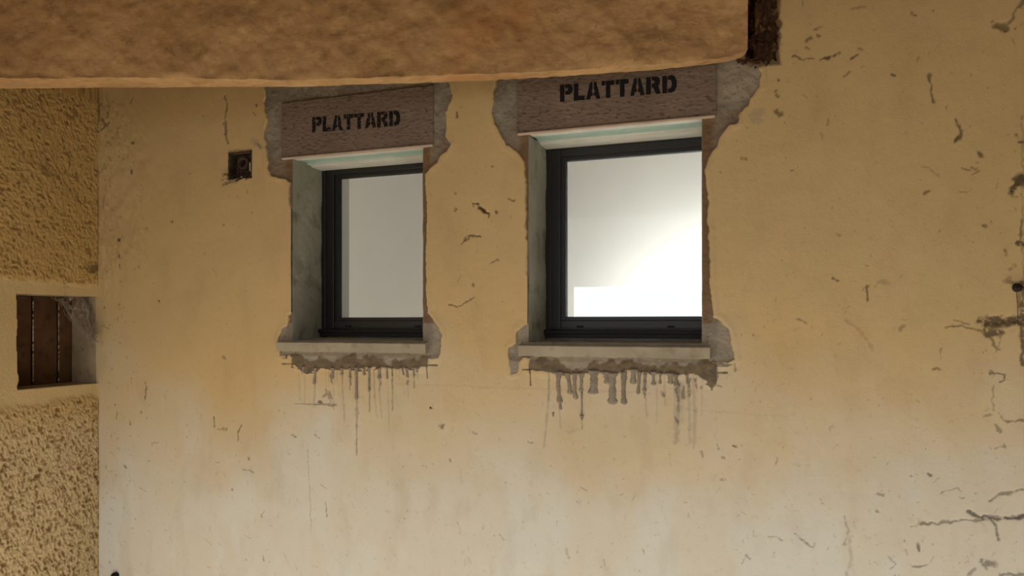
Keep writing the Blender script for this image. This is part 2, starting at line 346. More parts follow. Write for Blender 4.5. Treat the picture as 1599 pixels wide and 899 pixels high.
S("309,642", 4, .35); S("351,150 354,165 350,185 351,205 356,222", 4, .5, groove=.003); S("351,190 352,208", 6, .45, groove=.002); S("400,163 401,165", 4, .7); S("397,176 398,179", 3, .7)
S("394,218 402,226 410,230", 8, .55, 1); S("402,222 407,232", 6, .4); S("387,295 387,303", 1.8, .5); S("349,351", 4, .7); S("270,346", 4, .75); S("230,356", 3, .5); S("248,470 249,471", 3, .8)
S("186,374", 9, .85); S("187,398 188,401", 5, .85); S("188,412 189,420", 2, .6); S("152,338", 6, .7); S("181,309", 4, .7); S("206,267 207,270", 4, .75); S("195,248", 4, .6); S("208,222", 6, .7)
S("153,210 163,199 172,190", 3.5, .7); S("160,188 168,196", 5, .6); S("204,160 207,155", 3, .6); S("183,200 185,208", 3, .5); S("158,163 162,168", 4, .5); S("163,305 162,325", 2, .4)
S("317,182", 3, .5); S("160,508 170,512", 2, .3); S("1004,858 1006,866", 2, .4); S("885,855 888,870", 4, .3); S("1160,880 1165,866 1172,872", 1.6, .5); S("1202,837 1220,842", 1.4, .4)
S("350,288 360,284 372,279", 5, .6, jit=1.4); S("346,281 357,279", 2, .5); S("358,277 390,277", 7, .55, jit=1.2); S("356,240 358,276", 2.5, .5); S("358,235 393,234", 2.5, .5)
S("150,150 156,175 152,205", 6, .4, jit=1.6); S("165,150 172,168 168,185", 5, .35, jit=1.6)  # darker blotches by the upper left corner
# overcut saw marks and broken plaster at the sills
S("441,568 459,568", 1.6, .85, jit=.1); S("457,567 457,574", 1.5, .8, jit=.1); S("668,570 683,570", 2, .85, jit=.1); S("667,570 668,590", 2, .8, jit=.1)
S("816,577 830,577", 1.8, .85, jit=.1); S("828,576 829,601", 2, .85, jit=.1); S("1114,582 1136,582", 2, .85, jit=.1); S("1111,592 1112,608", 2.2, .85, jit=.1); S("1114,600 1128,604", 1.6, .5, jit=.2)
S("1148,569 1150,580", 2.5, .5); S("460,630 485,631 500,632", 1.4, .55, jit=.3); S("500,632 523,632", 3.5, .5); S("505,618 512,612 518,622", 5, .5); S("508,608 516,628", 4, .45); S("498,628 501,629", 5, .7)
S("620,600 700,601 800,606 1000,612", 2.4, .10); S("1070,640 1230,650", 2.4, .10)
# grey runs of mortar water
for s_, w_, a_ in (("467,574 467,600 468,624", 2, .4), ("475,575 476,600 475,630", 2.2, .5), ("493,582 491,600 490,630", 2.6, .75), ("508,578 509,610", 2, .4), ("513,580 513,604", 2, .4),
                   ("522,577 520,605 521,640", 3, .5), ("528,578 524,595", 2.4, .5), ("535,578 534,600 536,630 538,659", 2.4, .7), ("547,578 546,610", 2.4, .6), ("557,575 557,620 557,665", 5, .9),
                   ("557,660 557,711", 2.4, .7), ("577,576 577,643", 3, .75), ("584,577 585,620 588,648", 2.2, .6), ("593,576 593,610 596,652", 2.2, .65), ("605,576 606,620 608,672", 2.2, .45),
                   ("613,575 613,640", 2.4, .6), ("637,576 638,624", 2, .5), ("647,576 647,605", 3, .6), ("618,574 620,588", 2, .5), ("624,575 624,592", 2, .5), ("652,576 653,592", 3, .5),
                   ("858,582 857,625 853,660 850,699", 3, .6), ("875,584 874,640 876,668", 2, .6), ("909,584 909,670", 2.5, .6), ("1007,585 1008,620 1011,650", 2.5, .6), ("1026,586 1027,660", 3, .35),
                   ("1038,585 1039,632", 2.4, .5), ("1054,588 1054,690", 3, .5), ("1060,600 1060,640 1056,690", 7, .7), ("1066,600 1066,660", 3, .4), ("1074,588 1077,640 1078,690", 4, .55), ("1082,588 1086,640 1084,700", 5, .5),
                   ("1088,588 1089,610", 2, .4), ("1097,592 1096,648", 2, .4)):
    S(s_, w_, a_, 1, jit=.35)
    if a_ > .55: S(s_.split()[0] + ' ' + s_.split()[1], w_ * .5, .3, 0, jit=.35)
for s_ in ("1056,605 1060,625", "1055,650 1058,660", "1078,590 1076,618", "547,590 547,600", "593,590 594,600", "613,592 613,594", "637,595 637,600", "1034,612 1038,618", "1087,592 1088,604", "1096,605 1096,606", "1067,604 1068,622", "1006,612 1008,618", "470,575 472,582", "516,585 518,600"):
    S(s_, 3, .55, 0, jit=.8)
# seeded small scratches and flecks, denser low down and to the right
for k in range(520):
    u = random.random()
    if random.random() < .45: px_, py_ = random.uniform(160, 1590), 899 - abs(random.gauss(0, 140))
    elif random.random() < .6: px_, py_ = random.uniform(1150, 1595), random.uniform(20, 890)
    else: px_, py_ = random.uniform(165, 1590), random.uniform(150, 890)
    if 400 < px_ < 710 and py_ < 560 or 760 < px_ < 1195 and py_ < 560: continue
    an = random.gauss(math.pi / 2, .9); ln = random.choice((1, 1, 2, 3, 6, 10)) * random.uniform(.5, 1.3)
    S("%f,%f %f,%f" % (px_, py_, px_ + math.cos(an) * ln, py_ - math.sin(an) * ln), random.uniform(.4, 1.3), random.uniform(.15, .45), 0, jit=.8)
for k in range(220):     # splashes of grit by the corner
    px_ = 158 + abs(random.gauss(0, 28)); py_ = random.uniform(150, 899)
    S("%f,%f" % (px_, py_), random.uniform(1.5, 3.5), random.uniform(.25, .6), 0, jit=1.5)
# broken-out plaster where the mortar shows
sdm = np.full(X.shape, 9.0)
for P_ in POLY:
    p = np.array(P_); i0, i1 = np.searchsorted(xs, [p[:, 0].min() - .05, p[:, 0].max() + .05]); k0, k1 = np.searchsorted(zs, [p[:, 1].min() - .05, p[:, 1].max() + .05])
    sl = (slice(i0, i1), slice(k0, k1)); sdm[sl] = np.minimum(sdm[sl], polydist(X[sl], Z[sl], P_))
sdr = sdm + (fbm(X, Z, .02, 71, 3) - .5) * .012
Y = Y - .002 * (1 - sstep(0, .02, np.abs(sdr - .006)))          # lifted lip of paint
Y = Y + .016 * sstep(.0005, -.0075, sdr)
dirt_dark = np.maximum(dirt_dark, .55 * sstep(.002, -.005, sdr))
grey = np.maximum(grey, .35 * sstep(.012, .0, sdr) * sstep(.5, .62, vn(X, Z, .03, 81)))
keep = np.ones((len(xs) - 1, len(zs) - 1), bool)
xc = (xs[1:] + xs[:-1]) / 2; zc = (zs[1:] + zs[:-1]) / 2; XC, ZC = np.meshgrid(xc, zc, indexing='ij')
sdc = (sdm[1:, 1:] + sdm[:-1, :-1]) / 2; keep &= ~(sdc < -.022)
for a, b in OPEN: keep &= ~((XC > a - .002) & (XC < b + .002) & (ZC > ZS - .01) & (ZC < ZT + .02))
keep &= ~((XC > BOXR[0]) & (XC < BOXR[2]) & (ZC > BOXR[1]) & (ZC < BOXR[3]))
pk = (XC > PKX0) & (XC < PKX1 + (vn(ZC, XC * 0, .012, 5) - .5) * .014) & (ZC > PKZ + (vn(XC, ZC * 0, .012, 9) - .5) * .02)
keep &= ~pk
dirt_dark = np.maximum(dirt_dark, .8 * (1 - sstep(.0, .012, np.maximum(np.maximum(PKX0 - .002 - X, X - PKX1 - .004), PKZ - .006 - Z) + (fbm(X, Z, .02, 90) - .5) * .02)))
pts = np.stack([X, Y, Z], -1); col = np.stack([dirt_dark, grey, pale], -1)
wb = link('wall_back', gridmesh('wall_back', pts, keep, col), MW); tag(wb, kind='structure')
del pts, col
# masonry behind the plaster, with the window reveals cut through it
core = []
zb, zt = ZS - .05, ZT + .03
xa = [-3.3, OPEN[0][0] - .014, OPEN[0][1] + .014, OPEN[1][0] - .014, OPEN[1][1] + .075, 2.6]
for i in (0, 2, 4): core.append(((xa[i], .06, zb), (xa[i + 1], .33, zt)))
core.append(((-3.3, .06, 0), (2.6, .33, zb))); core.append(((-3.3, .06, zt + .24), (2.6, .33, 3.0)))
core += [((-3.3, .06, zt), (-1.93, .33, zt + .24)), ((-1.22, .06, zt), (-.94, .33, zt + .24)), ((-.23, .06, zt), (2.6, .33, zt + .24)), ((-1.93, .24, zt), (-1.22, .33, zt + .24)), ((-.94, .24, zt), (-.23, .33, zt + .24))]
o = box('wall_back', None, None, MNICHE, None, boxes=core); o.name = 'wall_back_masonry'; tag(o, kind='structure')

# ------------------------------------------------------------ left wall, roughcast
ys = np.concatenate([np.linspace(-2.95, -.64, 50), np.arange(-.62, .004, .0025)])
zs2 = np.concatenate([np.linspace(0, .36, 8), np.arange(.375, 2.46, .0025), np.linspace(2.47, 2.75, 8)])
Yl, Zl = np.meshgrid(ys, zs2, indexing='ij')
NY0, NZ0, NZ1 = -.369, 1.240, 1.618
rg = fbm(Yl * 1.25 + Zl * .35 + .02 * fbm(Yl, Zl, .05, 2), Zl * .8, .017, 40, 4)
ridge = 1 - np.abs(rg - .5) * 4
h = np.clip(ridge, -.3, 1) * .5 + fbm(Yl, Zl, .010, 50, 3) * .8
lowf = sstep(1.25, 1.0, Zl)
smooth = sstep(1.685, 1.655, Zl + (fbm(Yl, Zl, .05, 3) - .5) * .03) * sstep(1.165, 1.20, Zl + (fbm(Yl, Zl, .06, 4) - .5) * .05)
amp = (.0075 + .0015 * lowf) * (1 - .88 * smooth)
H = h * amp + (fbm(Yl, Zl, .3, 6, 3) - .5) * .02 - .004
H = H * sstep(.0, -.01, Yl) + .0
lcol = np.zeros(Yl.shape + (3,))
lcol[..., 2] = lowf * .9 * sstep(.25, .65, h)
lcol[..., 0] = np.clip(.80 * sstep(.70 + .22 * lowf, .05 + .08 * lowf, h) * (1 - smooth), 0, 1)  # hollows of the roughcast coloured darker, as painted-in shade
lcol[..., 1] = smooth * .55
d = fbm(Yl, Zl, .05, 77, 3); lcol[..., 0] = np.maximum(lcol[..., 0], .5 * sstep(.74, .82, d) * (Zl > 1.6))
yb, zb_ = LW(146, 420); q = np.hypot((Yl - yb) * .6, Zl - zb_) + (fbm(Yl, Zl, .02, 79) - .5) * .05
lcol[..., 0] = np.maximum(lcol[..., 0], .8 * sstep(.032, .012, q))
Pl = np.stack([XL + H, Yl, Zl], -1)
yc = (ys[1:] + ys[:-1]) / 2; z2c = (zs2[1:] + zs2[:-1]) / 2; YC, Z2C = np.meshgrid(yc, z2c, indexing='ij')
keepl = ~((YC > NY0 + (vn(Z2C, YC * 0, .03, 4) - .5) * .012) & (Z2C > NZ0) & (Z2C < NZ1))
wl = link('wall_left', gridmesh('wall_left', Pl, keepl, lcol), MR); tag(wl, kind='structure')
# niche lining (part of the left wall)
box('niche_lining', None, None, MNICHE, wl, boxes=[((XL - .17, -.001, NZ0 - .02), (XL - .012, .03, NZ1 + .02)), ((XL - .17, NY0 - .03, NZ0 - .02), (XL - .02, NY0 + .002, NZ1 + .02)),
    ((XL - .17, NY0, NZ0 - .03), (XL - .018, 0, NZ0 + .002)), ((XL - .17, NY0, NZ1 - .002), (XL - .02, 0, NZ1 + .03))], bevel=.003)
box('masonry', None, None, MNICHE, wl, boxes=[((-3.3, -2.95, 0), (XL - .02, .05, NZ0 - .03)), ((-3.3, -2.95, NZ1 + .03), (XL - .02, .05, 2.8)), ((-3.3, -2.95, NZ0 - .03), (XL - .02, NY0 - .03, NZ1 + .03)), ((-3.3, NY0 - .03, NZ0 - .03), (-3.05, .05, NZ1 + .03))])
# ------------------------------------------------------------ floor, ceiling, side wall
fl = box('floor', (-3.3, -1.65, -.1), (2.6, 0.06, 0), MCONC); tag(fl, kind='structure')  # unseen pale strip, kept narrow so sun bounce lands low on the wall
gd = box('floor', (-14, -16, -.2), (14, -1.65, -.02), MGROUND); gd.name = 'floor_low_bounce'; tag(gd, kind='structure')  # unseen dark ground, added to limit bounce light on the upper wall
ce = box('ceiling', (-3.3, -2.95, 2.72), (2.6, .06, 2.80), MROOF); tag(ce, kind='structure')
tag(box('added_light_fascia', (-3.3, -2.95, 2.34), (2.6, -2.75, 2.72), MROOF), kind='structure')  # unseen fascia, added to keep sky light off the upper wall
wr = box('wall_right', (2.5, -2.95, 0), (2.6, .06, 2.72), MNICHE); tag(wr, kind='structure')
# ------------------------------------------------------------ the white room behind the windows
RX0, RX1, RY0, RY1, RZ0, RZ1 = -4.2, 1.6, .33, 2.0, .2, 2.95
HX0, HZ1 = W(897, 448, RY1); HX1, HZ0 = HX0 + .75, HZ1 - .9
rw = [((RX0, RY1, RZ0), (HX0, RY1 + .02, RZ1)), ((HX1, RY1, RZ0), (RX1, RY1 + .02, RZ1)), ((HX0, RY1, HZ1), (HX1, RY1 + .02, RZ1)), ((HX0, RY1, RZ0), (HX1, RY1 + .02, HZ0)),
      ((RX0 - .1, RY0, RZ0), (RX0, RY1 + .1, RZ1)), ((RX1, RY0, RZ0), (RX1 + .1, RY1 + .1, RZ1)), ((-1.22, RY0, RZ0), (-1.16, 1.30, RZ1)), ((RX0, RY0, RZ1), (RX1, RY1 + .1, RZ1 + .1)), ((RX0, RY0, RZ0 - .1), (RX1, RY1 + .1, RZ0))]  # includes an unseen partition, added to dim the room behind the left window
inn = box('wall_interior', None, None, MINT, boxes=rw); tag(inn, kind='structure')
rl.location = (HX0 + 1.05, 1.42, 1.25)
rl.rotation_euler = Vector((-.12, 1, .1)).to_track_quat('-Z', 'Y').to_euler()

# ------------------------------------------------------------ windows
def rect_ring(x0, x1, z0, z1, wl_, wr_, wb_, wt_, y0, y1):
    return [((x0, y0, z0), (x0 + wl_, y1, z1)), ((x1 - wr_, y0, z0), (x1, y1, z1)), ((x0 + wl_, y0, z0), (x1 - wr_, y1, z0 + wb_)), ((x0 + wl_, y0, z1 - wt_), (x1 - wr_, y1, z1))]
for wi, (a, b) in enumerate(OPEN):
    win = empty('window_%d' % (wi + 1), ((a + b) / 2, .2, ZS)); tag(win, kind='structure')
    x0, x1 = a - .012, b + (.014, .066)[wi]; z1 = ZT + .01
    fr = box('window_frame', None, None, MALU, win, .0015, rect_ring(x0, x1, 1.462, z1, .030, .030, .022, .022, .200, .262))
    sa = box('sash', None, None, MALU, win, .0025, rect_ring(x0 + .026, x1 - .026, 1.482, z1 - .018, .040, .040, .030, .030, .206, .255))
    box('glazing_bead', None, None, MALU, win, .0012, rect_ring(x0 + .064, x1 - .064, 1.510, z1 - .046, .017, .017, .014, .014, .216, .245))
    box('gasket', None, None, MGASK, win, 0, rect_ring(x0 + .078, x1 - .078, 1.522, z1 - .058, .004, .004, .003, .003, .219, .243))
    g = box('glass_pane', (x0 + .072, .230, 1.515), (x1 - .072, .234, z1 - .05), MGLASS, win)
    # projecting bottom profile with a drip nose
    bm = bmesh.new(); prof = [(.262, 1.447), (.186, 1.447), (.184, 1.461), (.172, 1.463), (.170, 1.474), (.176, 1.477), (.200, 1.480), (.262, 1.480)]
    va = [bm.verts.new((a + .001, y, z)) for y, z in prof]; vb = [bm.verts.new((b - .001, y, z)) for y, z in prof]
    for k in range(len(prof)): bm.faces.new((va[k], va[(k + 1) % len(prof)], vb[(k + 1) % len(prof)], vb[k]))
    bm.faces.new(va[::-1]); bm.faces.new(vb)
    frombm('bottom_profile', bm, MALU, win)
    for fx in (.22, .78):
        xx = a + (b - a) * fx; box('drain_cap', (xx - .012, .1985, 1.486), (xx + .012, .207, 1.492), MGASK, win, .001)
    # white inner reveal behind the frame
    box('inner_reveal', None, None, MINT, win, 0, rect_ring(x0 - .03, x1 + .03, ZS - .03, z1 + .04, .085, .085, .07, .05, .262, .34))
# ------------------------------------------------------------ mortar surrounds
def mortar(wi):
    a, b = OPEN[wi]; P_ = POLY[wi]; p = np.array(P_); L = LINT[wi]; Sx0, Sx1, Sz1, Sz0 = SILL[wi]
    e = (0, 0)
    def axis(lo, hi, ex):
        v = np.arange(lo, hi, .003)
        for x_ in ex: v[np.argmin(abs(v - x_))] = x_
        return np.unique(v)
    gx = axis(p[:, 0].min() - .01, p[:, 0].max() + .012, (a, b, L[0], L[1], Sx0, Sx1)); gz = axis(p[:, 1].min() - .012, p[:, 1].max() + .01, (ZS, L[2], Sz1, Sz0))
    x, z = np.meshgrid(gx, gz, indexing='ij'); s = polydist(x, z, P_)
    y = .0055 + (fbm(x, z, .05, 12 + wi, 4) - .5) * .008 + (fbm(x, z, .012, 15, 3) - .5) * .003
    y = y + .002 * sstep(.5, .7, fbm(x, z, .05, 19 + wi, 3)) * (z > 2.05)
    y = y - .006 * (z < Sz0) * sstep(Sz0 - .0, Sz0 - .02, z)              # apron bulges forward
    y = np.maximum(y, -.004)
    c = np.zeros(x.shape + (3,))
    nz = (fbm(x, z, .03, 22, 3) - .5)
    strip = ((x < a) | (x > b)) & (z < 2.17) & (z > 1.50)
    dd = np.maximum(a - x, x - b)
    c[..., 0] = np.where(strip, sstep(.055, .02, dd + nz * .03), 0) * .9
    c[..., 0] = np.maximum(c[..., 0], (.45 if wi == 0 else .35) * sstep(2.20, 2.12, z + nz * .1) * (z > 2.0))
    apr = sstep(Sz0 - .014, Sz0 - .026, z + nz * .05 - .012 * np.sin(x * 23 + wi * 2) * (1 if wi else .5))
    inx = (x > Sx0 + .03) & (x < Sx1 + .02)
    c[..., 1] = np.where(z < Sz0, apr, 0) * inx
    c[..., 2] = np.where((z < Sz0 + .002) & inx, (1 - apr) * .55, 0)
    c[..., 2] = np.maximum(c[..., 2], .25 * ((z < 1.5) & ~inx) + .35 * ((z > 2.2) & (x > b) & (wi == 1)))
    xc_ = (gx[1:] + gx[:-1]) / 2; zc_ = (gz[1:] + gz[:-1]) / 2; xx, zz = np.meshgrid(xc_, zc_, indexing='ij')
    k = (s[1:, 1:] + s[:-1, :-1]) / 2 < .012
    k &= ~((xx > a) & (xx < b) & (zz > ZS) & (zz < L[2])); k &= ~((xx > L[0] + .003) & (xx < L[1] - .003) & (zz > L[2]) & (zz < 2.335 if wi else zz < 2.28 + 0 * zz))
    k &= ~((xx > Sx0 + .003) & (xx < Sx1 - .003) & (zz > Sz0) & (zz < Sz1))
    k &= ~((xx > PKX0 - .004) & (zz > PKZ + .01))
    me = gridmesh('mortar', np.stack([x, y, z], -1), k, c); return me
def jamb(name, xj, side, parent):
    g1 = np.linspace(.011, .205, 60); g2 = np.arange(ZS - .012, ZT + .004, .004)
    y, z = np.meshgrid(g1, g2, indexing='ij'); x = xj + side * ((fbm(y, z, .09, 33 + side * 2, 4) - .5) * .007 + (fbm(y, z, .02, 35, 3) - .5) * .0025)
    x = xj + (x - xj) * sstep(.011, .04, y) - side * .0005
    pts = np.stack([x, y, z], -1)
    if side < 0: pts = pts[:, ::-1]
    me = gridmesh(name, pts, np.ones((len(g1) - 1, len(g2) - 1), bool)); o = link(name, me, MJAMB); adopt(o, parent)
    m = o.modifiers.new('s', 'SOLIDIFY'); m.thickness = .011; m.offset = -1
    return o
DRIPS = [["475,572 474,580;6", "493,574 492,588 491,600;4", "520,574 519,592;5", "535,574 534,586;5", "547,574 547,590;4", "557,573 557,600 557,625;5", "577,573 577,598 577,612;4", "569,574 569,586;5", "593,574 593,592;6", "605,573 605,592;4", "613,574 613,588;3", "629,574 631,586;4", "636,574 637,590;6", "647,574 647,588;4", "653,574 652,582;6"],
         ["874,580 872,600 875,630;8", "875,625 876,640;5", "886,582 890,600 891,616;8", "898,582 898,610 900,624;7", "909,582 908,612;7", "909,612 909,652;3", "909,648 909,656;5", "928,578 928,600 926,616;14", "947,580 950,600;11", "956,582 957,610 957,632;13", "975,580 974,610 975,632;8", "990,576 989,600;9", "999,580 997,616;5", "1008,582 1007,612;5", "1021,580 1021,602;6", "1032,582 1031,600;4", "1047,582 1048,600;10", "1055,584 1058,604;7", "1073,584 1074,600;4"]]
def drip(spec, parent):
    s, wpx = spec.split(';'); pts = pix(s); r = float(wpx) * .0021 / 2
    # resample
    P_ = []
    for p, q in zip(pts, pts[1:]):
        n = max(3, int(math.hypot(q[0] - p[0], q[1] - p[1]) / .004))
        P_ += [(p[0] + (q[0] - p[0]) * i / n, p[1] + (q[1] - p[1]) * i / n) for i in range(n)]
    P_.append(pts[-1]); L = len(P_); bm = bmesh.new(); rows = []
    for i, (x, z) in enumerate(P_):
        u = i / (L - 1); ww = r * (1.35 - .6 * sstep(0, .35, u) + .35 * math.exp(-((u - .9) / .1) ** 2)) * (1.3 if r > .0035 else 1.05) * (1 + .22 * (float(vn(x * 3, z, .006, 5)) - .5) * 2)
        if u > .93: ww *= max(.12, math.sqrt(max(0, 1 - ((u - .93) / .07) ** 2)))
        hgt = min(.0045, ww * .55); rows.append([bm.verts.new((x + ww * math.cos(t), .006 - (hgt + .009) * math.sin(t), z)) for t in [math.pi * k / 8 for k in range(9)]])
    for A, B in zip(rows, rows[1:]):
        for k in range(8): bm.faces.new((A[k], A[k + 1], B[k + 1], B[k]))
    bm.faces.new(rows[0]); bm.faces.new(rows[-1][::-1])
    return frombm('drip', bm, MDRIP, parent, True)
MDRIP = M('wet_mortar_drip', .8).mottled(srgb(150, 138, 120), srgb(128, 116, 100), 40, srgb(166, 154, 134), .4, .002, 160).m
names = ["left window", "right window"]
for wi in (0, 1):
    a, b = OPEN[wi]
    root = empty('mortar_surround', ((a + b) / 2, .006, ZS))
    tag(root, ["rough grey mortar patching around the narrower left window, with thin runs below its sill",
               "rough grey mortar patching around the right window, with thick drips below its sill"][wi], 'mortar', 'mortar patching around the windows')
    adopt(link('mortar', mortar(wi), MM), root)
    jl = jamb('jamb', a, 1, root); jr = jamb('jamb', b, -1, root)
    for s_ in DRIPS[wi]: drip(s_, root)
# ------------------------------------------------------------ lintels with stencilled lettering
GL = {'P': (.86, [[(0, 0), (.3, 0), (.3, 1), (0, 1)], [(.36, 1), (.62, 1), (.8, .94), (.87, .8), (.87, .62), (.8, .47), (.62, .4), (.36, .4), (.36, .62), (.5, .62), (.55, .66), (.55, .76), (.5, .8), (.36, .8)]]),
      'L': (.74, [[(0, 0), (.74, 0), (.74, .26), (.3, .26), (.3, 1), (0, 1)]]),
      'A': (.94, [[(0, 0), (.27, 0), (.31, .2), (.43, .2), (.43, .4), (.36, .4), (.43, .68), (.43, 1), (.27, 1)], [(.94, 0), (.67, 0), (.63, .2), (.51, .2), (.51, .4), (.58, .4), (.51, .68), (.51, 1), (.67, 1)]]),
      'T': (.84, [[(0, .75), (.23, .75), (.23, 1), (0, 1)], [(.28, 0), (.57, 0), (.57, .75), (.84, .75), (.84, 1), (.28, 1)]]),
      'R': (.93, [[(0, 0), (.3, 0), (.3, 1), (0, 1)], [(.36, 1), (.65, 1), (.82, .93), (.87, .78), (.86, .6), (.76, .49), (.93, 0), (.62, 0), (.46, .38), (.36, .38), (.36, .6), (.5, .62), (.56, .67), (.56, .76), (.5, .8), (.36, .8)]]),
      'D': (.9, [[(0, 0), (.3, 0), (.3, 1), (0, 1)], [(.36, 1), (.6, 1), (.8, .9), (.9, .68), (.9, .32), (.8, .1), (.6, 0), (.36, 0), (.36, .24), (.5, .24), (.58, .36), (.6, .5), (.58, .64), (.5, .76), (.36, .76)]])}
def letters(quad, y, mat, parent):
    word = 'PLATTARD'; gap = .10; tot = sum(GL[c][0] for c in word) + gap * (len(word) - 1)
    BL, BR, TR, TL = [np.array(W(*q)) for q in quad]; x = 0
    for ci, ch in enumerate(word):
        bm = bmesh.new()
        for poly in GL[ch][1]:
            v = []
            n = len(poly); fine = []
            for i in range(n):
                p, q = poly[i], poly[(i + 1) % n]; m_ = max(1, int(math.hypot(q[0] - p[0], q[1] - p[1]) / .08))
                fine += [(p[0] + (q[0] - p[0]) * j / m_, p[1] + (q[1] - p[1]) * j / m_) for j in range(m_)]
            for (u, t) in fine:
                u_ = u + random.uniform(-.012, .012); t_ = t + random.uniform(-.012, .012)
                s = (x + u_) / tot; P_ = (BL * (1 - s) + BR * s) * (1 - t_) + (TL * (1 - s) + TR * s) * t_
                v.append(bm.verts.new((P_[0], y, P_[1])))
            f = bm.faces.new(v)
        r = bmesh.ops.extrude_face_region(bm, geom=bm.faces[:]); bmesh.ops.translate(bm, vec=(0, .0012, 0), verts=[g for g in r['geom'] if isinstance(g, bmesh.types.BMVert)])
        bmesh.ops.triangulate(bm, faces=bm.faces[:])
        o = frombm('letter', bm, mat, parent); o['label'] = 'black stencilled letter ' + ch
        x += GL[ch][0] + gap
for wi in (0, 1):
    x0, x1, z0, z1 = LINT[wi]
    root = empty('lintel', ((x0 + x1) / 2, .1, z0))
    tag(root, ["grey textured concrete lintel over the left window, with small worn black stencil lettering",
               "grey textured concrete lintel over the right window, with large crisp black stencil lettering"][wi], 'lintel', 'lintels over the windows')
    gx = np.arange(x0, x1 + .001, .003); gx[-1] = x1; gz = np.arange(z0, z1 + .001, .003)
    x, z = np.meshgrid(gx, gz, indexing='ij'); y = .0015 + (fbm(x * .5 + z * .15, z, .009, 50 + wi, 3) - .5) * .0022
    me = gridmesh('block', np.stack([x, y, z], -1), np.ones((len(gx) - 1, len(gz) - 1), bool)); o = link('block', me, MLIN); adopt(o, root)
    close_back(me, .22)
    letters([[(488, 207), (625, 196), (625, 172), (488, 183)], [(875, 159), (1057, 144), (1057, 117), (875, 133)]][wi], -.0004, MPAINTW if wi == 0 else MPAINT, root)
    # insulated soffit, seen from below
    a, b = OPEN[wi]; ZZ = z0
    box('drip_edge', (x0 + .004, -.003, ZZ - .006), (x1 - .004, .012, ZZ + .001), MPINK, root, .001)
    bm = bmesh.new(); prof = [(.012, ZZ), (.012, ZZ - .004), (.06, ZZ - .006), (.065, ZZ - .001), (.065, ZZ)]
    def ext(prof, xa_, xb_, nm, mt):
        bm = bmesh.new(); va = [bm.verts.new((xa_, y, z)) for y, z in prof]; vb = [bm.verts.new((xb_, y, z)) for y, z in prof]
        for k in range(len(prof)): bm.faces.new((va[k], va[(k + 1) % len(prof)], vb[(k + 1) % len(prof)], vb[k]))
        bm.faces.new(va[::-1]); bm.faces.new(vb); return frombm(nm, bm, mt, root)
    bm.free()
    xa_, xb_ = a + .002, b - .002
    ext([(.012, ZZ - .001), (.012, ZZ - .005), (.040, ZZ - .006), (.043, ZZ - .001)], xa_, xb_, 'soffit_trim', MWHITE)
    ext([(.043, ZZ - .001), (.043, ZZ - .003), (.094, ZZ - .003), (.096, ZZ - .009), (.100, ZZ - .009), (.100, ZZ - .001)], xa_, xb_, 'foam_board', MFOAM)
    ext([(.100, ZZ - .001), (.100, ZZ - .010), (.125, ZZ - .010), (.125, ZZ - .014), (.165, ZZ - .016), (.200, ZZ - .016), (.200, ZZ - .001)], xa_, xb_, 'soffit_trim', MWHITE)
# ------------------------------------------------------------ sills
for wi in (0, 1):
    x0, x1, z1, z0 = SILL[wi]; a, b = OPEN[wi]
    bm = bmesh.new(); n = 60
    secs = []
    for i in range(n + 1):
        x = x0 + (x1 - x0) * i / n; jj = (float(vn(x, 0, .03, 7 + wi)) - .5) * .003; k2 = (float(vn(x, 0, .012, 17 + wi)) - .5) * .004
        inside = a - .004 < x < b + .004; bk = .185 if inside else .03
        zb2 = z1 + (.014 if inside else .002)
        prof = [(-.016 + jj * .3, z0 + k2), (-.018, z1 - .004 + jj * .5), (-.014, z1 + jj * .4), (bk, zb2), (bk, z0)]
        secs.append([bm.verts.new((x, y, z)) for y, z in prof])
    for A, B in zip(secs, secs[1:]):
        for k in range(5): bm.faces.new((A[k], A[(k + 1) % 5], B[(k + 1) % 5], B[k]))
    bm.faces.new(secs[0][::-1]); bm.faces.new(secs[-1])
    o = frombm('sill_slab', bm, MSILL)
    tag(o, ["pale concrete sill slab under the narrower left window", "pale concrete sill slab under the right window, above the thick grey drips"][wi], 'window sill', 'window sills')

